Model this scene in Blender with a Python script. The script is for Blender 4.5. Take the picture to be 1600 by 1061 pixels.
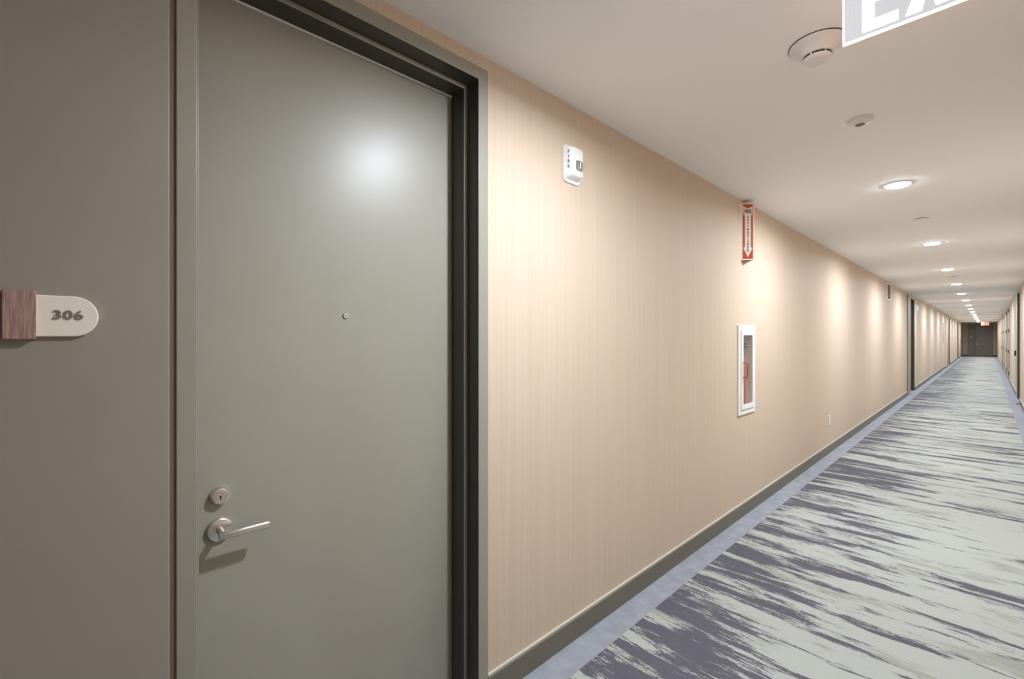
import bpy, bmesh, math, random
from mathutils import Vector, Matrix
PI = math.pi
random.seed(7)
S = bpy.context.scene
for o in list(bpy.data.objects):
    bpy.data.objects.remove(o)
COL = S.collection

# ---------------------------------------------------------------- camera, world, exposure
H = 2.56            # ceiling height
W = 1.873           # corridor width
Y0, Y1 = -5.0, 50.4
CAMX, CAMZ = 1.378, 1.449
cam_d = bpy.data.cameras.new('camera')
cam_d.sensor_width = 36.0
cam_d.lens = 16.0
cam_d.clip_start = 0.02
cam_d.clip_end = 200
cam_d.shift_y = -3.5 / 1600
cam = bpy.data.objects.new('camera', cam_d)
COL.objects.link(cam)
cam.location = (CAMX, 0, CAMZ)
cam.rotation_euler = (PI / 2, 0, math.radians(46.26))
S.camera = cam

world = bpy.data.worlds.new('world')
S.world = world
world.use_nodes = True
world.node_tree.nodes['Background'].inputs[0].default_value = (1, 1, 1, 1)
world.node_tree.nodes['Background'].inputs[1].default_value = 0.0

S.view_settings.view_transform = 'Standard'
S.view_settings.look = 'None'
S.view_settings.gamma = 1
S.view_settings.exposure = 0.0
S.view_settings.use_curve_mapping = False
LAMP_POWER = 38.0
LAMP_COLOR = (0.89, 0.98, 1.10)

# ---------------------------------------------------------------- material helpers
def lin(r, g, b):
    f = lambda c: (c / 255 / 12.92) if c / 255 <= 0.04045 else ((c / 255 + 0.055) / 1.055) ** 2.4
    return (f(r), f(g), f(b), 1)

def mat(name, color=(0.5, 0.5, 0.5, 1), rough=0.5, metal=0.0, emit=None, strength=0, spec=0.5, trans=0, ior=1.45):
    m = bpy.data.materials.new(name)
    m.use_nodes = True
    b = m.node_tree.nodes['Principled BSDF']
    b.inputs['Base Color'].default_value = color
    b.inputs['Roughness'].default_value = rough
    b.inputs['Metallic'].default_value = metal
    b.inputs['Specular IOR Level'].default_value = spec
    b.inputs['Transmission Weight'].default_value = trans
    b.inputs['IOR'].default_value = ior
    if emit:
        b.inputs['Emission Color'].default_value = emit
        b.inputs['Emission Strength'].default_value = strength
    return m

def N(m, kind, **kw):
    n = m.node_tree.nodes.new(kind)
    for k, v in kw.items():
        setattr(n, k, v)
    return n

def L(m, a, b):
    m.node_tree.links.new(a, b)

def mapped(m, scale, loc=(0, 0, 0)):
    tc = N(m, 'ShaderNodeNewGeometry')
    mp = N(m, 'ShaderNodeMapping')
    mp.inputs['Scale'].default_value = scale
    mp.inputs['Location'].default_value = loc
    L(m, tc.outputs['Position'], mp.inputs['Vector'])
    return mp.outputs['Vector']

def noise(m, vec, scale=1.0, detail=3.0, rough=0.5, dist=0.0):
    n = N(m, 'ShaderNodeTexNoise')
    n.inputs['Scale'].default_value = scale
    n.inputs['Detail'].default_value = detail
    n.inputs['Roughness'].default_value = rough
    n.inputs['Distortion'].default_value = dist
    L(m, vec, n.inputs['Vector'])
    return n.outputs['Fac']

def math_(m, op, a, b=None, clamp=False):
    n = N(m, 'ShaderNodeMath', operation=op, use_clamp=clamp)
    for i, v in enumerate((a, b)):
        if v is None:
            continue
        if hasattr(v, 'links'):
            L(m, v, n.inputs[i])
        else:
            n.inputs[i].default_value = v
    return n.outputs[0]

def rng(m, v, a, b, c=0.0, d=1.0):
    n = N(m, 'ShaderNodeMapRange')
    L(m, v, n.inputs['Value'])
    for k, x in zip(('From Min', 'From Max', 'To Min', 'To Max'), (a, b, c, d)):
        n.inputs[k].default_value = x
    return n.outputs['Result']

def mixc(m, fac, a, b):
    n = N(m, 'ShaderNodeMix', data_type='RGBA')
    if hasattr(fac, 'links'):
        L(m, fac, n.inputs[0])
    else:
        n.inputs[0].default_value = fac
    for i, v in ((6, a), (7, b)):
        if hasattr(v, 'links'):
            L(m, v, n.inputs[i])
        else:
            n.inputs[i].default_value = v
    return n.outputs[2]

def bump(m, h, strength, dist):
    n = N(m, 'ShaderNodeBump')
    n.inputs['Strength'].default_value = strength
    n.inputs['Distance'].default_value = dist
    L(m, h, n.inputs['Height'])
    L(m, n.outputs['Normal'], m.node_tree.nodes['Principled BSDF'].inputs['Normal'])

def base(m, sock):
    L(m, sock, m.node_tree.nodes['Principled BSDF'].inputs['Base Color'])

# ---------------------------------------------------------------- materials
M = {}
# wallpaper: fine vertical striations
m = M['wallpaper'] = mat('wallpaper', rough=0.62, spec=0.35)
v1 = noise(m, mapped(m, (260, 260, 1.1)), 1, 2, 0.6)
v2 = noise(m, mapped(m, (70, 70, 0.35)), 1, 2, 0.5)
v3 = noise(m, mapped(m, (1.5, 1.5, 0.5)), 1, 1, 0.5)
t = math_(m, 'ADD', math_(m, 'MULTIPLY', v1, 0.6), math_(m, 'MULTIPLY', v2, 0.4))
t = rng(m, t, 0.36, 0.64)
c = mixc(m, t, lin(201, 180, 157), lin(212, 192, 170))
sp = N(m, 'ShaderNodeSeparateXYZ')
g = N(m, 'ShaderNodeNewGeometry')
L(m, g.outputs['Position'], sp.inputs[0])
seam = math_(m, 'FLOOR', math_(m, 'DIVIDE', math_(m, 'SUBTRACT', sp.outputs['Y'], 6.82), 5.49))
wn = N(m, 'ShaderNodeTexWhiteNoise', noise_dimensions='1D')
L(m, seam, wn.inputs['W'])
c = mixc(m, math_(m, 'MULTIPLY', wn.outputs['Value'], 0.35), c, lin(212, 195, 180))
base(m, c)
bump(m, t, 0.12, 0.001)

# painted gray of doors, frames, panels
def painted(name, col, rough=0.33, peel=0.05):
    m = mat(name, col, rough)
    n1 = noise(m, mapped(m, (1, 1, 1)), 420, 2, 0.5)
    n2 = noise(m, mapped(m, (1, 1, 1)), 3.0, 3, 0.6)
    base(m, mixc(m, rng(m, n2, 0.3, 0.7), tuple(x * 0.97 for x in col[:3]) + (1,), tuple(min(1, x * 1.03) for x in col[:3]) + (1,)))
    bump(m, n1, peel, 0.0006)
    return m
M['door'] = painted('door paint', lin(160, 156, 142), 0.36, 0.12)
M['frame'] = painted('frame paint', lin(152, 147, 134), 0.36, 0.05)
M['panel'] = painted('panel paint', lin(152, 145, 134), 0.38, 0.08)
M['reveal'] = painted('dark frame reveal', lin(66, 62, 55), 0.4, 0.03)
M['groove'] = mat('brown joint', lin(116, 96, 84), 0.6)
M['base'] = painted('baseboard paint', lin(112, 107, 93), 0.42, 0.04)
M['lit_bevel'] = mat('baseboard bead', lin(206, 200, 186), 0.4)  # pale tone paints in the light caught by the baseboard's top bevel
M['seal'] = mat('door seal', lin(240, 248, 252), 0.25)
M['ceiling'] = mat('ceiling paint', lin(247, 246, 245), 0.85, spec=0.2)
nz = noise(M['ceiling'], mapped(M['ceiling'], (1, 1, 1)), 150, 2, 0.5)
bump(M['ceiling'], nz, 0.05, 0.001)
M['white'] = mat('white plastic', lin(232, 230, 226), 0.42)
M['white_metal'] = mat('white enamel', lin(236, 234, 230), 0.35)
M['gap'] = mat('dark gap', lin(60, 52, 50), 0.6)
M['dark'] = mat('black plastic', lin(28, 27, 26), 0.45)
M['vent_dark'] = mat('vent interior', lin(120, 114, 106), 0.7)
M['darkbody'] = mat('dark strip', lin(70, 64, 60), 0.6)
m = M['nickel'] = mat('satin nickel', lin(222, 219, 215), 0.30, 1.0)
n1 = noise(m, mapped(m, (30, 30, 900)), 1, 2, 0.5)
bump(m, n1, 0.06, 0.0004)
M['chrome'] = mat('polished chrome', lin(225, 228, 232), 0.1, 1.0)
M['glasslens'] = mat('door viewer lens', lin(225, 235, 240), 0.05, 0.0, trans=0.6)
m = M['glass'] = mat('clear glass')
tr_ = N(m, 'ShaderNodeBsdfTransparent')
tr_.inputs[0].default_value = (0.95, 0.96, 0.96, 1)
gl_ = N(m, 'ShaderNodeBsdfGlossy')
gl_.inputs['Roughness'].default_value = 0.03
fr_ = N(m, 'ShaderNodeFresnel')
fr_.inputs[0].default_value = 1.35
mx_ = N(m, 'ShaderNodeMixShader')
geo_ = N(m, 'ShaderNodeNewGeometry')
L(m, math_(m, 'MULTIPLY', fr_.outputs[0], math_(m, 'SUBTRACT', 1.0, geo_.outputs['Backfacing'])), mx_.inputs[0])
L(m, tr_.outputs[0], mx_.inputs[1])
L(m, gl_.outputs[0], mx_.inputs[2])
L(m, mx_.outputs[0], m.node_tree.nodes['Material Output'].inputs['Surface'])
M['lens'] = mat('lamp lens', (1, 1, 1, 1), 0.4, emit=(0.90, 0.98, 1.09, 1), strength=110)
M['plate'] = mat('cream plate', lin(238, 230, 213), 0.4)
M['digits'] = mat('gray digits', lin(122, 116, 109), 0.45)
M['red'] = mat('sign red', lin(196, 78, 34), 0.4)
M['sign_white'] = mat('sign white', lin(238, 226, 216), 0.4)
M['sign_black'] = mat('sign lettering', lin(88, 44, 32), 0.5)
M['ext_red'] = mat('extinguisher red', lin(214, 104, 66), 0.35)
M['cab_in'] = mat('cabinet interior', lin(240, 236, 230), 0.6)
M['bronze'] = mat('pull handle metal', lin(140, 118, 96), 0.3, 1.0)
M['util'] = painted('pale door paint', lin(150, 152, 138), 0.4, 0.05)
M['letters'] = mat('lit letters', (1, 1, 1, 1), 0.3, emit=(1.0, 0.50, 0.40, 1), strength=6.0)
M['acrylic_far'] = mat('pink lit acrylic', (0.1, 0.05, 0.04, 1), 0.4, emit=(1.0, 0.42, 0.26, 1), strength=1.0)
M['letters_far'] = mat('red lit letters', (0.5, 0.1, 0.05, 1), 0.4, emit=(1.0, 0.20, 0.09, 1), strength=0.8)
M['edgeglow'] = mat('lit acrylic edge', (1, 0.9, 0.85, 1), 0.3, emit=(1.0, 0.62, 0.50, 1), strength=1.5)
# clear edge-lit acrylic with a printed dot field
m = M['acrylic'] = mat('edge lit acrylic', (0.008, 0.008, 0.008, 1), 0.9, emit=(0.92, 0.90, 0.93, 1), strength=0.33, spec=0.0)
vo = N(m, 'ShaderNodeTexVoronoi')
vo.inputs['Scale'].default_value = 330
vo.inputs['Randomness'].default_value = 0.25
L(m, mapped(m, (1, 1, 1)), vo.inputs['Vector'])
L(m, rng(m, vo.outputs['Distance'], 0.15, 0.6, 0.90, 0.66), m.node_tree.nodes['Principled BSDF'].inputs['Emission Strength'])
# walnut block
m = M['walnut'] = mat('brown wood', rough=0.55)
w1 = noise(m, mapped(m, (300, 300, 22)), 1, 5, 0.65, 0.6)
w2 = noise(m, mapped(m, (900, 900, 60)), 1, 3, 0.6)
c = mixc(m, rng(m, w1, 0.3, 0.72), lin(128, 96, 86), lin(190, 158, 146))
c = mixc(m, math_(m, 'MULTIPLY', rng(m, w2, 0.5, 0.75), 0.4), c, lin(184, 152, 140))
base(m, c)
# carpet field: torn streaks running across the corridor
m = M['carpet'] = mat('carpet pattern', rough=0.95, spec=0.1)
sp = N(m, 'ShaderNodeSeparateXYZ')
g = N(m, 'ShaderNodeNewGeometry')
L(m, g.outputs['Position'], sp.inputs[0])
big = noise(m, mapped(m, (1.0, 7.5, 0)), 1, 5, 0.60, 0.25)
bigd = noise(m, mapped(m, (0.9, 0.9, 0), (4, 9, 0)), 1, 2, 0.5)
fine = noise(m, mapped(m, (9, 85, 0)), 1, 5, 0.75)
mid = noise(m, mapped(m, (3.2, 30, 0), (2, 5, 0)), 1, 4, 0.65)
speck = noise(m, mapped(m, (75, 260, 0)), 1, 2, 0.6)
side = rng(m, sp.outputs['X'], 0.15, 1.1, 0.060, -0.050)
amp = rng(m, sp.outputs['X'], 0.15, 1.1, 0.52, 0.30)
s = math_(m, 'ADD', big, side)
s = math_(m, 'ADD', s, math_(m, 'MULTIPLY', math_(m, 'SUBTRACT', bigd, 0.5), 0.14))
s = math_(m, 'ADD', s, math_(m, 'MULTIPLY', math_(m, 'SUBTRACT', mid, 0.5), 0.26))
s = math_(m, 'ADD', s, math_(m, 'MULTIPLY', math_(m, 'SUBTRACT', fine, 0.5), amp))
s = math_(m, 'ADD', s, math_(m, 'MULTIPLY', math_(m, 'SUBTRACT', speck, 0.5), math_(m, 'MULTIPLY', amp, 0.4)))
darkm = rng(m, s, 0.505, 0.530)
ol = noise(m, mapped(m, (1.6, 6, 0), (7, 3, 0)), 1, 4, 0.6, 0.3)
ol = math_(m, 'ADD', ol, math_(m, 'MULTIPLY', math_(m, 'SUBTRACT', fine, 0.5), 0.45))
olm = math_(m, 'MULTIPLY', rng(m, ol, 0.56, 0.62), 0.6)
pile = noise(m, mapped(m, (1, 1, 1)), 700, 2, 0.6)
light = mixc(m, rng(m, pile, 0.3, 0.7), lin(166, 169, 162), lin(189, 192, 184))
light = mixc(m, olm, light, lin(143, 144, 128))
dk = mixc(m, rng(m, pile, 0.3, 0.7), lin(82, 80, 88), lin(112, 110, 118))
base(m, mixc(m, darkm, light, dk))
bump(m, pile, 0.5, 0.003)
m = M['border'] = mat('carpet border', rough=0.95, spec=0.1)
b1 = noise(m, mapped(m, (9, 9, 0)), 1, 5, 0.65)
pile = noise(m, mapped(m, (1, 1, 1)), 600, 2, 0.6)
c = mixc(m, rng(m, b1, 0.3, 0.7), lin(134, 137, 144), lin(162, 165, 172))
c = mixc(m, math_(m, 'MULTIPLY', rng(m, pile, 0.35, 0.65), 0.3), c, lin(180, 184, 192))
base(m, c)
bump(m, pile, 0.5, 0.003)

# ---------------------------------------------------------------- geometry helpers
def box(bm, x0, x1, y0, y1, z0, z1):
    vs = [bm.verts.new((x, y, z)) for x in (x0, x1) for y in (y0, y1) for z in (z0, z1)]
    for f in ((0, 1, 3, 2), (4, 6, 7, 5), (0, 4, 5, 1), (2, 3, 7, 6), (0, 2, 6, 4), (1, 5, 7, 3)):
        bm.faces.new([vs[i] for i in f])

def ubox(bm, u0, u1, n0, n1, z0, z1):
    """u along a wall (left to right seen from the corridor), n out of the wall"""
    box(bm, min(u0, u1), max(u0, u1), min(-n0, -n1), max(-n0, -n1), z0, z1)

def lathe(bm, prof, seg=48, mtx=Matrix()):
    rings = []
    for r, z in prof:
        if r < 1e-6:
            rings.append([bm.verts.new(mtx @ Vector((0, 0, z)))])
        else:
            rings.append([bm.verts.new(mtx @ Vector((r * math.cos(2 * PI * i / seg), r * math.sin(2 * PI * i / seg), z))) for i in range(seg)])
    for a, b in zip(rings, rings[1:]):
        for i in range(seg):
            j = (i + 1) % seg
            if len(a) == 1 and len(b) == 1:
                continue
            if len(a) == 1:
                bm.faces.new((a[0], b[i], b[j]))
            elif len(b) == 1:
                bm.faces.new((a[i], b[0], a[j]))
            else:
                bm.faces.new((a[i], b[i], b[j], a[j]))

def prism(bm, pts, n0, n1):
    """outline in (u, z), extruded between two n distances"""
    a = [bm.verts.new((u, -n0, z)) for u, z in pts]
    b = [bm.verts.new((u, -n1, z)) for u, z in pts]
    k = len(pts)
    bm.faces.new(a)
    bm.faces.new(list(reversed(b)))
    for i in range(k):
        j = (i + 1) % k
        bm.faces.new((a[i], b[i], b[j], a[j]))

def rrect(u0, u1, z0, z1, r, seg=6):
    pts = []
    for cx, cz, a0 in ((u1 - r, z1 - r, 0), (u0 + r, z1 - r, 90), (u0 + r, z0 + r, 180), (u1 - r, z0 + r, 270)):
        for i in range(seg + 1):
            a = math.radians(a0 + 90 * i / seg)
            pts.append((cx + r * math.cos(a), cz + r * math.sin(a)))
    return pts

def tube(bm, pts, r, seg=16):
    """capped tube through a polyline"""
    rings = []
    for i, p in enumerate(pts):
        p = Vector(p)
        d = (Vector(pts[min(i + 1, len(pts) - 1)]) - Vector(pts[max(i - 1, 0)])).normalized()
        up = Vector((0, 0, 1)) if abs(d.z) < 0.9 else Vector((1, 0, 0))
        a = d.cross(up).normalized()
        b = a.cross(d).normalized()
        rings.append([bm.verts.new(p + a * r * math.cos(2 * PI * k / seg) + b * r * math.sin(2 * PI * k / seg)) for k in range(seg)])
    for q, w in zip(rings, rings[1:]):
        for k in range(seg):
            bm.faces.new((q[k], q[(k + 1) % seg], w[(k + 1) % seg], w[k]))
    bm.faces.new(rings[0])
    bm.faces.new(list(reversed(rings[-1])))

def obj(name, bm, material, parent=None, smooth=False, bevel=0.0, kind=None, segs=2):
    bmesh.ops.recalc_face_normals(bm, faces=bm.faces)
    me = bpy.data.meshes.new(name)
    bm.to_mesh(me)
    bm.free()
    mats = material if isinstance(material, (list, tuple)) else [material]
    for x in mats:
        me.materials.append(x)
    o = bpy.data.objects.new(name, me)
    COL.objects.link(o)
    o.parent = parent
    if smooth:
        for p in me.polygons:
            p.use_smooth = True
        md = o.modifiers.new('weighted', 'WEIGHTED_NORMAL') if False else None
        me.set_sharp_from_angle(angle=math.radians(40))
    if bevel:
        md = o.modifiers.new('bevel', 'BEVEL')
        md.width = bevel
        md.segments = segs
        md.limit_method = 'ANGLE'
        md.harden_normals = False
    if kind:
        o['kind'] = kind
    return o

def empty(name, loc=(0, 0, 0), rz=0.0, parent=None):
    o = bpy.data.objects.new(name, None)
    o.empty_display_size = 0.1
    COL.objects.link(o)
    o.location = loc
    o.rotation_euler = (0, 0, rz)
    o.parent = parent
    return o

def tag(o, label, cat=None, group=None):
    o['label'] = label
    if cat:
        o['category'] = cat
    if group:
        o['group'] = group
    return o

def copy_tree(o, parent=None):
    c = o.copy()
    COL.objects.link(c)
    c.parent = parent
    for ch in list(o.children):
        copy_tree(ch, c)
    return c

def text_mesh(name, body, size, material, parent, loc, rot, extrude=0.0005, offset=0.0, xscale=1.0, spacing=1.0, fixed_h=None):
    cu = bpy.data.curves.new(name, 'FONT')
    cu.body = body
    cu.size = size
    cu.extrude = extrude
    cu.offset = offset
    cu.space_character = spacing
    cu.align_x = 'CENTER'
    cu.align_y = 'CENTER'
    cu.resolution_u = 6
    tmp = bpy.data.objects.new(name, cu)
    COL.objects.link(tmp)
    dg = bpy.context.evaluated_depsgraph_get()
    dg.update()
    me = bpy.data.meshes.new_from_object(tmp.evaluated_get(dg))
    bpy.data.objects.remove(tmp)
    me.materials.clear()
    me.materials.append(material)
    for vtx in me.vertices:
        vtx.co.x *= xscale
    o = bpy.data.objects.new(name, me)
    COL.objects.link(o)
    o.parent = parent
    o.location = loc
    o.rotation_euler = rot
    return o

def bar(bm, a, b, w, n0, n1):
    """slanted bar with horizontal ends between (u,z) points a and b"""
    prism(bm, [(a[0] - w / 2, a[1]), (a[0] + w / 2, a[1]), (b[0] + w / 2, b[1]), (b[0] - w / 2, b[1])], n0, n1)

# ---------------------------------------------------------------- openings
RZ_LEFT, RZ_RIGHT, RZ_END = PI / 2, -PI / 2, 0.0
OPEN_W, FR_L, FR_R, TOPZ, HEAD = 0.913, 0.042, 0.05, 2.455, 0.05
PANEL_W, GROOVE = 0.60, 0.014
# (near jamb along y)  left wall, u grows with y
LEFT_UNITS = [0.218, 15.50, 32.15, 42.35]
# right wall: u runs towards the camera, so the unit origin is its far jamb
RIGHT_UNITS = [15.95]
UTIL = [21.75, 24.35, 28.3, 31.6]
T = 0.25

def wall_boxes(bm, length0, length1, holes, f):
    """f(bm, a, b, z0, z1) adds a wall block between two positions"""
    p = length0
    for a, b, zt in sorted(holes):
        f(bm, p, a, 0, H)
        f(bm, a, b, zt, H)
        p = b
    f(bm, p, length1, 0, H)

hl = [(y - FR_L + 0.004, y + OPEN_W + FR_R - 0.004, TOPZ + HEAD - 0.004) for y in LEFT_UNITS]
CAB_Y = [3.80, 44.7]
bm = bmesh.new()
# the recessed cabinet at the near end has its own hole; treat as a full-height split with a lintel and a sill block
CABHOLES = [(y + 0.035, y + 0.335, 0.86, 1.50) for y in CAB_Y]
segs = sorted([(a, b, 0.0, z) for a, b, z in hl] + [(a, b, z0, z1) for a, b, z0, z1 in CABHOLES])
p = Y0
for a, b, z0, z1 in segs:
    box(bm, -T, 0, p, a, 0, H)
    box(bm, -T, 0, a, b, z1, H)
    if z0 > 0:
        box(bm, -T, 0, a, b, 0, z0)
        box(bm, -T, -0.18, a, b, z0, z1)
    p = b
box(bm, -T, 0, p, Y1, 0, H)
bmesh.ops.remove_doubles(bm, verts=bm.verts, dist=1e-5)
obj('wall_left', bm, M['wallpaper'], kind='structure')

hr = [(y - OPEN_W - FR_R + 0.004, y + FR_L - 0.004, TOPZ + HEAD - 0.004) for y in RIGHT_UNITS]
bm = bmesh.new()
wall_boxes(bm, Y0, Y1, hr, lambda b_, a, c_, z0, z1: box(b_, W, W + T, a, c_, z0, z1))
bmesh.ops.remove_doubles(bm, verts=bm.verts, dist=1e-5)
obj('wall_right', bm, M['wallpaper'], kind='structure')

END_U = 0.705    # x of the opening's left edge in the end wall
bm = bmesh.new()
box(bm, -T, END_U - FR_L + 0.004, Y1, Y1 + T, 0, H)
box(bm, END_U + OPEN_W + FR_R - 0.004, W + T, Y1, Y1 + T, 0, H)
box(bm, END_U - FR_L + 0.004, END_U + OPEN_W + FR_R - 0.004, Y1, Y1 + T, TOPZ + HEAD - 0.004, H)
obj('wall_far', bm, M['wallpaper'], kind='structure')
bm = bmesh.new()
box(bm, -T, W + T, Y0 - T, Y0, 0, H)
obj('wall_near', bm, M['wallpaper'], kind='structure')

# ceiling and floor
bm = bmesh.new()
box(bm, -T, W + T, Y0 - T, Y1 + T, H, H + 0.1)
obj('ceiling', bm, M['ceiling'], kind='structure')
bm = bmesh.new()
box(bm, -T, W + T, Y0 - T, Y1 + T, -0.10, 0)
fl = obj('floor', bm, M['border'], kind='structure')
bm = bmesh.new()
box(bm, 0.150, W - 0.160, Y0, Y1 - 0.16, -0.002, 0.003)
ob = obj('carpet_runner', bm, M['carpet'], parent=fl)

# ---------------------------------------------------------------- baseboards
BT, BH = 0.014, 0.098
def basebox(bm, a, b, side, z0, z1, t):
    if side == 'L':
        box(bm, 0, t, a, b, z0, z1)
    elif side == 'R':
        box(bm, W - t, W, a, b, z0, z1)
    else:
        box(bm, a, b, Y1 - t, Y1, z0, z1)

def baseboard(name, spans, side):
    bm = bmesh.new()
    for a, b in spans:
        basebox(bm, a, b, side, 0, BH, BT)
    o = obj(name, bm, M['base'], kind='structure', bevel=0.002)
    bm = bmesh.new()
    for a, b in spans:
        basebox(bm, a, b, side, BH, BH + 0.012, 0.009)
    obj('baseboard_lit_bevel', bm, M['lit_bevel'], parent=o, bevel=0.002)  # top bevel strip, its lit look put into the colour

PW = PANEL_W + GROOVE + FR_L
spans, p = [], Y0
for y in LEFT_UNITS:
    spans.append((p, y - PW))
    p = y + OPEN_W + FR_R
spans.append((p, Y1))
baseboard('baseboard_left', spans, 'L')
spans, p = [], Y0
for y in RIGHT_UNITS:
    spans.append((p, y - OPEN_W - FR_R))
    p = y + PW
for y in UTIL:
    spans.append((p, y - 0.05))
    p = y + 1.02
spans.append((p, Y1))
baseboard('baseboard_right', spans, 'R')
baseboard('baseboard_far', [(BT, END_U - 0.405), (END_U + OPEN_W + FR_R, W - BT)], 'E')

# ---------------------------------------------------------------- door unit
def door_unit(idx):
    r = empty('door_%d' % idx)
    r['kind'] = 'structure'
    bm = bmesh.new()
    ubox(bm, 0.004, OPEN_W - 0.004, -0.195, -0.151, 0.008, TOPZ - 0.004)
    obj('door_leaf', bm, M['door'], r, bevel=0.0015)
    # frame: two jambs with stops, and a head
    o_, i_ = 0.008, -0.20
    bm = bmesh.new()
    R = OPEN_W
    prof = [(-FR_L, o_), (0, o_), (0, -0.063), (0.016, -0.063), (0.016, -0.145), (0, -0.145), (0, i_), (-FR_L, i_)]
    def col(prof_, z0s):
        lo = [bm.verts.new((u, -n, 0)) for u, n in prof_]
        hi = [bm.verts.new((u, -n, z)) for (u, n), z in zip(prof_, z0s)]
        k = len(prof_)
        bm.faces.new(lo); bm.faces.new(list(reversed(hi)))
        for i in range(k):
            j = (i + 1) % k
            bm.faces.new((lo[i], hi[i], hi[j], lo[j]))
        return hi
    zt = lambda d: TOPZ - d
    zl = [TOPZ + HEAD, TOPZ, TOPZ, TOPZ - 0.016, TOPZ - 0.016, TOPZ, TOPZ, TOPZ + HEAD]
    # mitred corners: left jamb, right jamb, head share the same profile
    lo = lambda s: [((-u if s > 0 else R + u), n) for u, n in prof]
    L0 = [bm.verts.new((u, -n, 0)) for u, n in prof]
    L1 = [bm.verts.new((u, -n, z)) for (u, n), z in zip(prof, zl)]
    prr = [((R - u) if u >= 0 else R + FR_R, n) for u, n in prof]
    R1 = [bm.verts.new((u, -n, z)) for (u, n), z in zip(prr, zl)]
    R0 = [bm.verts.new((u, -n, 0)) for u, n in prr]
    k = len(prof)
    for A, B in ((L0, L1), (L1, R1), (R1, R0)):
        for i in range(k):
            j = (i + 1) % k
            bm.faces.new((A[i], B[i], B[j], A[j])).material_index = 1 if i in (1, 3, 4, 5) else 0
    bm.faces.new(L0); bm.faces.new(R0)
    obj('door_frame', bm, [M['frame'], M['reveal']], r, bevel=0.0022, segs=3)
    bm = bmesh.new()
    ubox(bm, 0.012, R - 0.012, -0.1505, -0.1430, TOPZ - 0.0195, TOPZ - 0.0155)
    obj('weather_seal', bm, M['seal'], r)
    # lever
    z, u = 0.896, 0.079
    lh = empty('lever_handle', parent=r)
    bm = bmesh.new()
    mt = Matrix.Translation((u, 0.151, z)) @ Matrix.Rotation(PI / 2, 4, 'X')
    lathe(bm, [(0.0, -0.001), (0.0335, -0.001), (0.0335, 0.006), (0.0320, 0.0085), (0.0295, 0.0095), (0.0, 0.0095)], 56, mt)
    obj('rose', bm, M['nickel'], lh, smooth=True)
    bm = bmesh.new()
    yb = 0.151
    tube(bm, [(u, yb - 0.008, z), (u, yb - 0.052, z)], 0.0095, 24)
    obj('spindle_neck', bm, M['nickel'], lh, smooth=True)
    bm = bmesh.new()
    rs = rrect(-0.009, 0.009, -0.0105, 0.0105, 0.007, 5)
    rings = []
    for t_, sc in ((-0.012, 0.9), (-0.010, 1.0), (0.05, 1.0), (0.110, 1.0), (0.114, 0.93), (0.1165, 0.75)):
        rings.append([bm.verts.new((u + t_, yb - 0.058 + a * sc * 0.85, z + b * sc)) for a, b in rs])
    for A, B in zip(rings, rings[1:]):
        for i in range(len(rs)):
            j = (i + 1) % len(rs)
            bm.faces.new((A[i], B[i], B[j], A[j]))
    bm.faces.new(rings[0]); bm.faces.new(list(reversed(rings[-1])))
    obj('lever', bm, M['nickel'], lh, smooth=True)
    # deadbolt
    z2 = 0.995
    db = empty('deadbolt', parent=r)
    bm = bmesh.new()
    mt = Matrix.Translation((u, 0.151, z2)) @ Matrix.Rotation(PI / 2, 4, 'X')
    lathe(bm, [(0.0, -0.001), (0.0245, -0.001), (0.0245, 0.008), (0.0215, 0.0165), (0.0175, 0.0175), (0.0165, 0.0160), (0.0, 0.0160)], 48, mt)
    obj('deadbolt_collar', bm, M['nickel'], db, smooth=True)
    bm = bmesh.new()
    lathe(bm, [(0.0, 0.0155), (0.0135, 0.0155), (0.0130, 0.0175), (0.0, 0.0175)], 40, mt)
    cy = obj('key_cylinder', bm, M['nickel'], db, smooth=True)
    bm = bmesh.new()
    ubox(bm, u - 0.0013, u + 0.0013, -0.151 + 0.0170, -0.151 + 0.0180, z2 - 0.0095, z2 - 0.0015)
    ubox(bm, u - 0.0024, u + 0.0024, -0.151 + 0.0170, -0.151 + 0.0179, z2 - 0.0030, z2 + 0.0012)
    obj('keyhole', bm, M['dark'], cy)
    # door viewer
    mt = Matrix.Translation((0.452, 0.151, 1.524)) @ Matrix.Rotation(PI / 2, 4, 'X')
    pv = empty('door_viewer', parent=r)
    bm = bmesh.new()
    lathe(bm, [(0.0, -0.001), (0.0105, -0.001), (0.0105, 0.003), (0.009, 0.0045), (0.0068, 0.0045), (0.006, 0.002), (0.0, 0.002)], 36, mt)
    obj('viewer_ring', bm, M['chrome'], pv, smooth=True)
    bm = bmesh.new()
    lathe(bm, [(0.0, 0.0015), (0.0052, 0.0015), (0.0048, 0.0035), (0.003, 0.005), (0.0, 0.0056)], 24, mt)
    obj('viewer_lens', bm, M['glasslens'], pv, smooth=True)
    return r

def wall_panel(idx):
    r = empty('trim_%d' % idx)
    r['kind'] = 'structure'
    a, b = -FR_L - GROOVE - PANEL_W, -FR_L - GROOVE
    bm = bmesh.new()
    ubox(bm, a + 0.002, b, 0.0, 0.016, 0, TOPZ + HEAD)
    obj('panel_board', bm, M['panel'], r, bevel=0.0025, segs=3)
    bm = bmesh.new()
    ubox(bm, b, -FR_L, 0.0, 0.003, 0, TOPZ + HEAD)
    ubox(bm, a - 0.002, a + 0.0015, 0.0, 0.0155, 0, TOPZ + HEAD)
    obj('joint_strip', bm, M['groove'], r)
    return r

def place(r, rz, pos):
    r.rotation_euler = (0, 0, rz)
    r.location = pos

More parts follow.
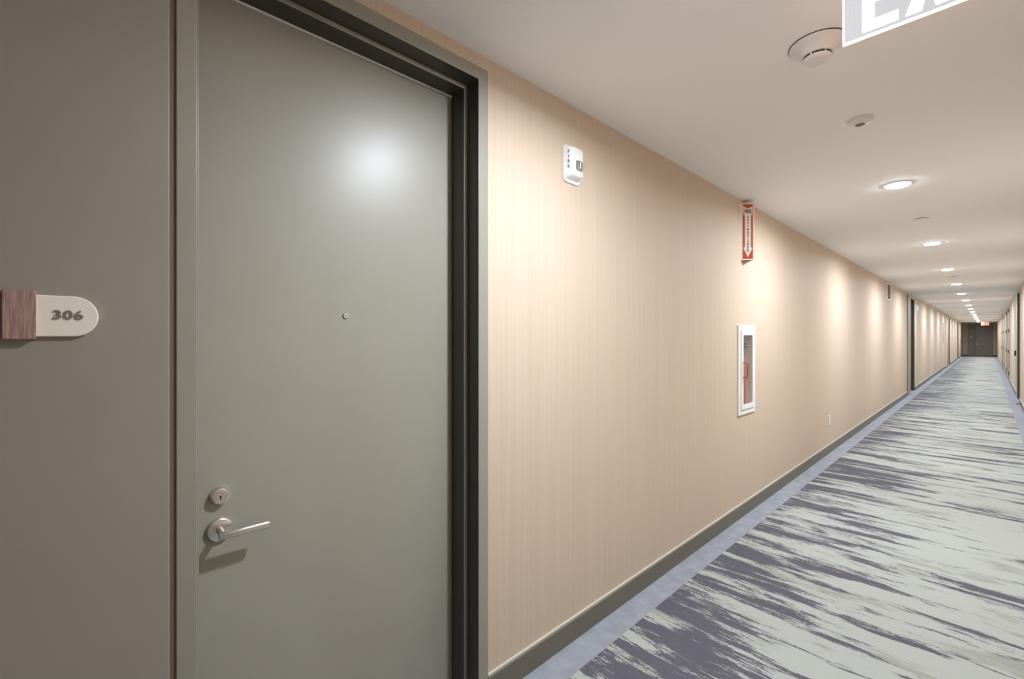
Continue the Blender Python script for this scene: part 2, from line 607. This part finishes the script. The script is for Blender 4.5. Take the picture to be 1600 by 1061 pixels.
d0 = door_unit(1)
p0 = wall_panel(1)
spots = [(RZ_LEFT, (0, y, 0)) for y in LEFT_UNITS] + [(RZ_RIGHT, (W, y, 0)) for y in RIGHT_UNITS] + [(RZ_END, (END_U, Y1, 0))]
for i, (rz, pos) in enumerate(spots):
    d = d0 if i == 0 else copy_tree(d0)
    q = p0 if i == 0 else copy_tree(p0)
    if i:
        d.name = 'door_%d' % (i + 1)
        q.name = 'trim_%d' % (i + 1)
    place(d, rz, pos)
    place(q, rz, pos)
    if rz == RZ_END:
        q.scale = (0.58, 1, 1)
        q.location.x -= 0.0235
DN = len(spots)

# flush service doors with black hinges on the right wall
def service_door():
    r = empty('door_9')
    r['kind'] = 'structure'
    bm = bmesh.new()
    ubox(bm, -0.97, -0.05, 0.0, 0.012, 0.01, 2.40)
    obj('door_leaf', bm, M['util'], r, bevel=0.002)
    bm = bmesh.new()
    for a, b, z0, z1 in ((-1.02, -0.972, 0, 2.45), (-0.048, 0.0, 0, 2.45), (-0.972, -0.048, 2.402, 2.45)):
        ubox(bm, a, b, 0.0, 0.018, z0, z1)
    obj('door_frame', bm, M['frame'], r, bevel=0.002)
    for z in (0.22, 0.92, 1.60, 2.25):
        bm = bmesh.new()
        tube(bm, [(-0.052, -0.024, z), (-0.052, -0.024, z + 0.115)], 0.013, 12)
        obj('hinge', bm, M['dark'], r, smooth=True)
    return r
s0 = service_door()
for i, y in enumerate(UTIL):
    d = s0 if i == 0 else copy_tree(s0)
    d.name = 'door_%d' % (DN + 1 + i)
    # local u runs -1.02..0; on the right wall u points towards the camera
    place(d, RZ_RIGHT, (W, y, 0))

# ---------------------------------------------------------------- room number sign beside the near door
def room_sign(with_digits=True):
    r = empty('room_sign')
    bm = bmesh.new()
    ubox(bm, -0.1065, -0.060, 0.016, 0.032, 1.4455, 1.544)
    obj('wood_block', bm, M['walnut'], r, bevel=0.0008)
    bm = bmesh.new()
    zc, hh = 1.4935, 0.0432
    pts = [(-0.062, zc - hh), (-0.005, zc - hh)]
    for i in range(1, 20):
        a = -PI / 2 + PI * i / 20
        pts.append((-0.005 + hh * 0.93 * math.cos(a), zc + hh * math.sin(a)))
    pts += [(-0.005, zc + hh), (-0.062, zc + hh)]
    prism(bm, pts, 0.016, 0.025)
    pl = obj('number_plate', bm, M['plate'], r, bevel=0.0022, segs=3)
    if with_digits:
        text_mesh('number_306', '306', 0.0262, M['digits'], pl, (-0.0125, -0.0262, 1.4955), (PI / 2, 0, 0), 0.0012, 0.0004, 1.12, 1.12)
    return r
rs_ = room_sign()
place(rs_, RZ_LEFT, (0, 0, 0))
tag(rs_, 'cream rounded room number sign reading 306 with a brown wood block, beside the near door', 'sign')
rf = room_sign(False)
place(rf, RZ_END, (0.52, Y1, 0))
tag(rf, 'tiny pale room sign on the gray panel at the far end of the corridor', 'sign')

# ---------------------------------------------------------------- ceiling downlights
LX = CAMX - 0.453
LY = [4.31 + 2.985 * k for k in range(-1, 15)]
def downlight():
    r = empty('ceiling_light')
    bm = bmesh.new()
    lathe(bm, [(0.070, 0.0), (0.090, 0.0), (0.090, -0.003), (0.086, -0.006), (0.074, -0.007), (0.070, -0.004), (0.070, 0.0)], 56)
    obj('trim_ring', bm, M['white'], r, smooth=True)
    bm = bmesh.new()
    lathe(bm, [(0.0705, -0.0005), (0.0705, -0.007), (0.064, -0.0125), (0.050, -0.0155), (0.0, -0.0165)], 56)
    obj('light_lens', bm, M['lens'], r, smooth=True)
    ld = bpy.data.lights.new('downlight', 'AREA')
    ld.shape = 'DISK'
    ld.size = 0.11
    ld.energy = LAMP_POWER
    ld.color = LAMP_COLOR
    ld.spread = math.radians(172)
    lo_ = bpy.data.objects.new('lamp', ld)
    COL.objects.link(lo_)
    lo_.parent = r
    lo_.location = (0, 0, -0.019)
    return r
ORD = ['first', 'second', 'third', 'fourth', 'fifth', 'sixth', 'seventh', 'eighth', 'ninth', 'tenth', 'eleventh', 'twelfth', 'thirteenth', 'fourteenth', 'fifteenth', 'sixteenth']
l0 = downlight()
for i, y in enumerate(LY):
    r = l0 if i == 0 else copy_tree(l0)
    r.location = (LX, y, H)
    k = i - 1
    extra = {0: ', just beyond the small detector', 1: ', just beyond the sprinkler cover', 14: ', last before the far end'}.get(k, '')
    lab = 'round ceiling light, %s in the row from the camera%s' % (ORD[k], extra)
    if k < 0:
        lab = 'round ceiling downlight above the near door, reflected in its gray paint'
    tag(r, lab, 'light', 'round ceiling downlights')

# ---------------------------------------------------------------- ceiling detectors and sprinkler caps
def at_ceiling(name, x, y):
    return empty(name, (x, y, H))
sd = at_ceiling('smoke_detector', CAMX - 0.447, 2.03)
bm = bmesh.new()
lathe(bm, [(0.0, 0.0), (0.094, 0.0), (0.094, -0.003), (0.0, -0.003)], 64)
obj('base_gasket', bm, M['gap'], sd, smooth=True)
bm = bmesh.new()
lathe(bm, [(0.0, -0.003), (0.092, -0.003), (0.091, -0.008), (0.072, -0.020), (0.058, -0.034), (0.052, -0.046), (0.0, -0.046)], 64)
hs = obj('housing', bm, M['white'], sd, smooth=True)
bm = bmesh.new()
for a0 in (0.04, PI / 2 + 0.04, PI + 0.04, 3 * PI / 2 + 0.04):
    lathe_pts = []
bmesh.ops.create_cone(bm, cap_ends=True, segments=48, radius1=0.046, radius2=0.046, depth=0.007, matrix=Matrix.Translation((0, 0, -0.049)))
obj('sensing_slot', bm, M['dark'], sd, smooth=True)
bm = bmesh.new()
lathe(bm, [(0.0, -0.0525), (0.047, -0.0525), (0.0465, -0.058), (0.042, -0.063), (0.030, -0.066), (0.0, -0.067)], 56)
for k in range(6):
    a = k * PI / 3 + 0.3
    bmesh.ops.create_cone(bm, cap_ends=True, segments=6, radius1=0.003, radius2=0.003, depth=0.009, matrix=Matrix.Translation((0.045 * math.cos(a), 0.045 * math.sin(a), -0.049)))
obj('sensor_cap', bm, M['white'], sd, smooth=True)
bm = bmesh.new()
box(bm, -0.076, -0.058, -0.030, -0.004, -0.0262, -0.0160)
bm.free()
tag(sd, 'large white round smoke detector on the ceiling beside the lit exit sign', 'smoke detector')

sd2 = at_ceiling('ceiling_detector', CAMX - 0.450, 2.89)
bm = bmesh.new()
lathe(bm, [(0.0, 0.0), (0.056, 0.0), (0.056, -0.010), (0.051, -0.018), (0.036, -0.021), (0.030, -0.026), (0.0, -0.026)], 48)
obj('housing', bm, M['white'], sd2, smooth=True)
bm = bmesh.new()
lathe(bm, [(0.0, -0.0255), (0.021, -0.0255), (0.019, -0.0275), (0.0, -0.0275)], 36)
obj('sensor_window', bm, M['vent_dark'], sd2, smooth=True)
tag(sd2, 'small white ceiling detector with gray centre, between smoke detector and first downlight', 'detector')

def cap(x, y, label):
    r = at_ceiling('sprinkler_cover', x, y)
    bm = bmesh.new()
    lathe(bm, [(0.0, 0.0), (0.040, 0.0), (0.040, -0.006), (0.0, -0.006)], 40)
    obj('gap_ring', bm, M['gap'], r, smooth=True)
    bm = bmesh.new()
    lathe(bm, [(0.0, -0.0055), (0.054, -0.0055), (0.055, -0.0075), (0.053, -0.0095), (0.0, -0.0095)], 48)
    obj('cover_plate', bm, M['ceiling'], r, smooth=True)
    tag(r, label, 'sprinkler', 'sprinkler covers in the ceiling')
cap(CAMX - 0.43, 5.72, 'flush white sprinkler cover on the ceiling between the two nearest downlights')
cap(CAMX - 0.44, 11.6, 'faint white sprinkler cover on the ceiling beyond the third downlight')

# ---------------------------------------------------------------- exit signs
def exit_sign():
    r = empty('exit_sign')
    wdt, zb, zt_ = 0.395, -0.271, -0.050
    bm = bmesh.new()
    box(bm, 0.004, wdt - 0.004, -0.004, 0.004, zb + 0.004, zt_)
    pn = obj('acrylic_panel', bm, M['acrylic'], r)
    bm = bmesh.new()
    box(bm, 0, wdt, -0.0045, 0.0045, zb, zb + 0.004)
    box(bm, 0, 0.004, -0.0045, 0.0045, zb + 0.004, zt_)
    box(bm, wdt - 0.004, wdt, -0.0045, 0.0045, zb + 0.004, zt_)
    obj('glowing_edge', bm, M['edgeglow'], r)
    bm = bmesh.new()
    box(bm, 0.02, wdt - 0.02, -0.028, 0.028, zt_, 0)
    obj('canopy', bm, M['white_metal'], r, bevel=0.003)
    z0, z1, st = zb + 0.014, zb + 0.190, 0.027
    def letter(name, polys):
        bm = bmesh.new()
        for p_ in polys:
            prism(bm, p_, -0.0062, 0.0062)
        o = obj(name, bm, M['letters'], pn)
    q = lambda a, b, c_, d_: [(a, c_), (b, c_), (b, d_), (a, d_)]
    zm = (z0 + z1) / 2
    e = 0.046
    letter('letter_e', [[(e, z0), (e + .078, z0), (e + .078, z0 + st), (e + st, z0 + st), (e + st, zm - st / 2), (e + .066, zm - st / 2), (e + .066, zm + st / 2), (e + st, zm + st / 2), (e + st, z1 - st), (e + .078, z1 - st), (e + .078, z1), (e, z1)]])
    x = 0.138; xw = 0.092; h = st * 0.62; cx = x + xw / 2
    letter('letter_x', [[(x, z0), (x + st * 1.2, z0), (cx, zm - .030), (x + xw - st * 1.2, z0), (x + xw, z0), (cx + h * 0.95, zm), (x + xw, z1), (x + xw - st * 1.2, z1), (cx, zm + .030), (x + st * 1.2, z1), (x, z1), (cx - h * 0.95, zm)]])
    letter('letter_i', [q(0.243, 0.243 + st, z0, z1)])
    t0 = 0.281
    letter('letter_t', [[(t0 + .0255, z0), (t0 + .0255 + st, z0), (t0 + .0255 + st, z1 - st), (t0 + .078, z1 - st), (t0 + .078, z1), (t0, z1), (t0, z1 - st), (t0 + .0255, z1 - st)]])
    return r
ex = exit_sign()
ex.location = (CAMX - 0.289, 1.60, H)
tag(ex, 'large clear edge-lit exit sign with glowing letters, hanging at the top of the picture', 'exit sign', 'hanging exit signs')
ex2 = copy_tree(ex)
ms = {M['acrylic']: M['acrylic_far'], M['letters']: M['letters_far'], M['edgeglow']: M['acrylic_far']}
def remat(o):
    if o.type == 'MESH' and o.data.materials[0] in ms:
        o.data = o.data.copy()
        o.data.materials[0] = ms[o.data.materials[0]]
    for ch in o.children:
        remat(ch)
remat(ex2)
ex2.location = (CAMX - 0.320, 46.2, H)
tag(ex2, 'small red glowing exit sign hanging before the door at the far end', 'exit sign', 'hanging exit signs')

# ---------------------------------------------------------------- fire alarm strobes on the left wall
def strobe():
    r = empty('fire_alarm_strobe')
    bm = bmesh.new()
    prism(bm, rrect(-0.004, 0.120, -0.006, 0.150, 0.022), 0.0, 0.007)
    obj('back_plate', bm, M['white'], r, bevel=0.001)
    # body with sloped sides
    bm = bmesh.new()
    rings = []
    for (u0, u1, z0, z1, rr, n) in ((0.0, 0.117, 0.006, 0.148, 0.020, 0.007), (0.003, 0.114, 0.010, 0.145, 0.020, 0.014), (0.020, 0.108, 0.018, 0.138, 0.016, 0.035), (0.024, 0.104, 0.022, 0.134, 0.014, 0.038)):
        rings.append([bm.verts.new((a, -n, b)) for a, b in rrect(u0, u1, z0, z1, rr)])
    for A, B in zip(rings, rings[1:]):
        for i in range(len(A)):
            j = (i + 1) % len(A)
            bm.faces.new((A[i], B[i], B[j], A[j]))
    bm.faces.new(rings[0]); bm.faces.new(list(reversed(rings[-1])))
    bd = obj('housing', bm, M['white'], r, smooth=True)
    # reflector and strobe dome
    bm = bmesh.new()
    prism(bm, rrect(0.048, 0.100, 0.044, 0.086, 0.010), 0.037, 0.0395)
    obj('reflector', bm, M['nickel'], bd)
    bm = bmesh.new()
    rings = []
    for s_, n in ((1.0, 0.039), (0.96, 0.048), (0.80, 0.055), (0.4, 0.058)):
        rings.append([bm.verts.new((0.074 + (a - 0.074) * s_, -n, 0.065 + (b - 0.065) * s_)) for a, b in rrect(0.051, 0.097, 0.047, 0.083, 0.009)])
    for A, B in zip(rings, rings[1:]):
        for i in range(len(A)):
            j = (i + 1) % len(A)
            bm.faces.new((A[i], B[i], B[j], A[j]))
    bm.faces.new(rings[0]); bm.faces.new(list(reversed(rings[-1])))
    obj('strobe_lens', bm, M['glass'], bd, smooth=True)
    bm = bmesh.new()
    tube(bm, [(0.074, -0.045, 0.052), (0.074, -0.045, 0.078)], 0.003, 10)
    obj('flash_tube', bm, M['white_metal'], bd, smooth=True)
    return r, bd
st_, body = strobe()
# the word FIRE down the sloped left side
ang = math.atan2(0.021, 0.017)
for k, ch in enumerate('FIRE'):
    t_ = 0.5
    text_mesh('letter_' + ch.lower(), ch, 0.017, M['ext_red'] if False else M['sign_black'], body,
              (0.0115 - 0.0003, -0.0245 - 0.0004, 0.115 - 0.0205 * k), (PI / 2, 0, -ang), 0.0003, 0.0006, 1.0)
ZS = CAMZ + 0.740
st_.scale = (1, 1, 1.12)
place(st_, RZ_LEFT, (0, 1.650, ZS))
tag(st_, 'white fire alarm strobe high on the beige wall just right of the near door', 'fire alarm', 'wall fire alarms')
for y, lab in ((17.0, 'small white fire alarm strobe beyond the second door on the left wall'), (49.3, 'tiny white fire alarm strobe by the far left corner')):
    c_ = copy_tree(st_)
    place(c_, RZ_LEFT, (0, y, ZS))
    tag(c_, lab, 'fire alarm', 'wall fire alarms')

# ---------------------------------------------------------------- V-shaped fire extinguisher sign
def ext_sign():
    r = empty('fire_extinguisher_sign')
    w_, h_ = 0.102, 0.460
    for sgn in (1, -1):
        pv = empty('sign_face_root', parent=r)
        # near face: from the wall at u=-w/sqrt2 out to the apex; far face mirrored
        s = empty('sign_face', parent=r) if False else pv
        pv.name = 'sign_face'
        a = math.radians(-45 * sgn)
        if sgn > 0:
            pv.location = (-w_ * 0.7071, -0.001, 0)
        else:
            pv.location = (0, -w_ * 0.7071 - 0.001, 0)
        pv.rotation_euler = (0, 0, a)
        bm = bmesh.new()
        prism(bm, [(0, 0), (w_, 0), (w_, h_), (0, h_)], 0.0, 0.003)
        obj('board', bm, M['sign_white'], pv, bevel=0.0006)
        bm = bmesh.new()
        prism(bm, [(0.012, 0.010), (w_ - 0.008, 0.010), (w_ - 0.008, h_ - 0.010), (0.012, h_ - 0.010)], 0.003, 0.0036)
        obj('red_field', bm, M['red'], pv)
        c = (0.012 + w_ - 0.008) / 2
        bm = bmesh.new()
        prism(bm, [(c, 0.022), (c + .038, 0.100), (c + .024, 0.100), (c + .024, 0.358), (c + .036, 0.372), (c + .038, h_ - 0.026), (c, h_ - 0.044),
                   (c - .038, h_ - 0.026), (c - .036, 0.372), (c - .024, 0.358), (c - .024, 0.100), (c - .038, 0.100)], 0.0036, 0.0042)
        ar = obj('arrow', bm, M['sign_white'], pv)
        text_mesh('lettering_fire', 'FIRE', 0.044, M['sign_black'], ar, (c, -0.0047, 0.390), (PI / 2, 0, 0), 0.0003, 0.0012, 0.72)
        for k, ch in enumerate('EXTINGUISHER'):
            text_mesh('lettering_' + ch.lower(), ch, 0.0225, M['sign_black'], ar, (c, -0.0047, 0.345 - k * 0.0245), (PI / 2, 0, 0), 0.0003, 0.0010, 0.85)
    bm = bmesh.new()
    ubox(bm, -w_ * 0.7071 - 0.016, -w_ * 0.7071 + 0.002, 0, 0.002, 0, h_)
    ubox(bm, w_ * 0.7071 - 0.002, w_ * 0.7071 + 0.016, 0, 0.002, 0, h_)
    obj('mounting_flange', bm, M['sign_white'], r)
    return r
es = ext_sign()
place(es, RZ_LEFT, (0, 3.95, 2.072))
tag(es, 'red and white folded fire extinguisher arrow sign high on the left wall', 'sign')

# ---------------------------------------------------------------- recessed extinguisher cabinets
def cabinet():
    r = empty('extinguisher_cabinet')
    cw, z0, z1 = 0.37, 0.822, 1.546
    bm = bmesh.new()
    def ring(bm, a0, a1, b0, b1, t, n0, n1):
        ubox(bm, a0, a0 + t, n0, n1, b0, b1)
        ubox(bm, a1 - t, a1, n0, n1, b0, b1)
        ubox(bm, a0 + t, a1 - t, n0, n1, b0, b0 + t)
        ubox(bm, a0 + t, a1 - t, n0, n1, b1 - t, b1)
    ring(bm, 0, cw, z0, z1, 0.040, 0.0, 0.012)
    obj('cabinet_trim', bm, M['white_metal'], r, bevel=0.002)
    dr = empty('cabinet_door', parent=r)
    bm = bmesh.new()
    ring(bm, 0.042, cw - 0.042, z0 + 0.042, z1 - 0.042, 0.038, 0.004, 0.020)
    obj('door_rail', bm, M['white_metal'], dr, bevel=0.002)
    bm = bmesh.new()
    ubox(bm, 0.079, cw - 0.079, 0.009, 0.012, z0 + 0.079, z1 - 0.079)
    obj('glass_pane', bm, M['glass'], dr)
    bm = bmesh.new()
    tube(bm, [(0.072, -0.018, 1.245), (0.072, -0.048, 1.245), (0.072, -0.052, 1.240), (0.072, -0.052, 1.130), (0.072, -0.048, 1.125), (0.072, -0.018, 1.125)], 0.0045, 10)
    obj('pull_handle', bm, M['bronze'], dr, smooth=True)
    bm = bmesh.new()
    a0, a1, b0, b1 = 0.040, 0.330, 0.865, 1.495
    ubox(bm, a0, a1, -0.175, -0.172, b0, b1)
    ubox(bm, a0, a0 + 0.003, -0.172, 0.0, b0, b1)
    ubox(bm, a1 - 0.003, a1, -0.172, 0.0, b0, b1)
    ubox(bm, a0, a1, -0.172, 0.0, b0, b0 + 0.003)
    ubox(bm, a0, a1, -0.172, 0.0, b1 - 0.003, b1)
    obj('cabinet_tub', bm, M['cab_in'], r)
    return r

def extinguisher():
    r = empty('fire_extinguisher')
    bm = bmesh.new()
    lathe(bm, [(0.0, 0.0), (0.043, 0.0), (0.046, 0.006), (0.046, 0.36), (0.042, 0.395), (0.032, 0.425), (0.020, 0.438), (0.018, 0.455), (0.0, 0.455)], 40)
    obj('cylinder_body', bm, M['ext_red'], r, smooth=True)
    bm = bmesh.new()
    lathe(bm, [(0.0, 0.45), (0.021, 0.45), (0.021, 0.490), (0.014, 0.495), (0.0, 0.495)], 24)
    obj('valve', bm, M['nickel'], r, smooth=True)
    bm = bmesh.new()
    box(bm, -0.012, 0.058, -0.010, 0.010, 0.495, 0.505)
    box(bm, -0.012, 0.054, -0.010, 0.010, 0.520, 0.530)
    box(bm, -0.012, 0.004, -0.010, 0.010, 0.495, 0.530)
    obj('squeeze_handle', bm, M['dark'], r, bevel=0.002)
    bm = bmesh.new()
    tube(bm, [(-0.015, 0, 0.475), (-0.04, 0, 0.47), (-0.054, 0, 0.44), (-0.056, 0, 0.36), (-0.056, 0, 0.18)], 0.008, 10)
    obj('hose', bm, M['dark'], r, smooth=True)
    return r
cb = cabinet()
fe = extinguisher()
labs = [('white framed glass fire extinguisher cabinet recessed in the left wall below the red arrow sign', 'orange-red fire extinguisher behind the glass of the near wall cabinet'),
        ('tiny white extinguisher cabinet on the left wall near the far end', 'fire extinguisher inside the tiny far wall cabinet')]
for i, y in enumerate(CAB_Y):
    c_ = cb if i == 0 else copy_tree(cb)
    place(c_, RZ_LEFT, (0, y, 0))
    tag(c_, labs[i][0], 'cabinet', 'extinguisher cabinets')
    e_ = fe if i == 0 else copy_tree(fe)
    e_.location = (-0.047, y + 0.182, 0.868)
    e_.rotation_euler = (0, 0, PI / 4)
    tag(e_, labs[i][1], 'fire extinguisher', 'fire extinguishers')

# ---------------------------------------------------------------- air grille high on the left wall
gr = empty('air_vent')
bm = bmesh.new()
u1, zz0, zz1 = 0.46, 2.185, 2.535
for a, b, c_, d_ in ((0, 0.03, zz0, zz1), (u1 - 0.03, u1, zz0, zz1), (0.03, u1 - 0.03, zz0, zz0 + 0.03), (0.03, u1 - 0.03, zz1 - 0.03, zz1)):
    ubox(bm, a, b, 0.0, 0.016, c_, d_)
obj('vent_frame', bm, M['white_metal'], gr, bevel=0.003)
bm = bmesh.new()
ubox(bm, 0.03, u1 - 0.03, 0.0, 0.003, zz0 + 0.03, zz1 - 0.03)
obj('vent_backing', bm, M['vent_dark'], gr)
bm = bmesh.new()
k = 0
z = zz0 + 0.04
while z < zz1 - 0.04:
    prism(bm, [(0.03, z), (u1 - 0.03, z), (u1 - 0.03, z + 0.010), (0.03, z + 0.010)], 0.003, 0.012)
    z += 0.022
obj('louvres', bm, M['vent_dark'], gr)
place(gr, RZ_LEFT, (0, 11.52, 0))
tag(gr, 'white framed air vent with gray louvres high on the left wall, before the second door', 'vent')

# ---------------------------------------------------------------- outlet low on the left wall
ot = empty('wall_outlet')
bm = bmesh.new()
prism(bm, rrect(0, 0.075, 0.345, 0.468, 0.006), 0.0, 0.006)
pl = obj('cover_plate', bm, M['white'], ot, bevel=0.0015)
for z in (0.378, 0.420):
    bm = bmesh.new()
    prism(bm, rrect(0.020, 0.055, z - 0.006, z + 0.024, 0.008), 0.006, 0.0085)
    obj('socket', bm, M['white_metal'], ot)
    bm = bmesh.new()
    for uu in (0.030, 0.042):
        ubox(bm, uu, uu + 0.0022, 0.0085, 0.0088, z + 0.004, z + 0.014)
    obj('slot', bm, M['dark'], ot)
place(ot, RZ_LEFT, (0, 6.80, 0))
tag(ot, 'small white electrical outlet low on the left wall above the baseboard', 'outlet')

# ---------------------------------------------------------------- small things on the right wall
rd = empty('card_reader')
bm = bmesh.new()
prism(bm, rrect(-0.04, 0.04, 0.0, 0.13, 0.01), 0.0, 0.028)
obj('reader_body', bm, M['dark'], rd, bevel=0.003)
bm = bmesh.new()
prism(bm, rrect(-0.025, 0.025, 0.03, 0.10, 0.006), 0.028, 0.0295)
obj('reader_face', bm, M['gap'], rd)
place(rd, RZ_RIGHT, (W - 0.016, 16.55, 0.995))
tag(rd, 'small black box on the right wall panel just beyond the first right door', 'card reader')

ds = empty('door_stop')
bm = bmesh.new()
mt = Matrix.Translation((0, -BT, 0.062)) @ Matrix.Rotation(PI / 2, 4, 'X')
lathe(bm, [(0.0, -0.001), (0.016, -0.001), (0.016, 0.004), (0.008, 0.008), (0.007, 0.050), (0.0, 0.050)], 20, mt)
obj('stem', bm, M['dark'], ds, smooth=True)
bm = bmesh.new()
lathe(bm, [(0.0, 0.048), (0.013, 0.048), (0.013, 0.062), (0.010, 0.066), (0.0, 0.066)], 20, mt)
obj('rubber_tip', bm, M['dark'], ds, smooth=True)
place(ds, RZ_RIGHT, (W, 14.2, 0))
tag(ds, 'small black door stop on the right baseboard near the picture edge', 'door stop')

# thin dark strip on the left wall between the second and third doors
bm = bmesh.new()
ubox(bm, 0, 0.05, 0, 0.012, 1.18, 2.10)
t9 = obj('trim_7', bm, M['darkbody'], kind='structure', bevel=0.001)
place(t9, RZ_LEFT, (0, 28.0, 0))
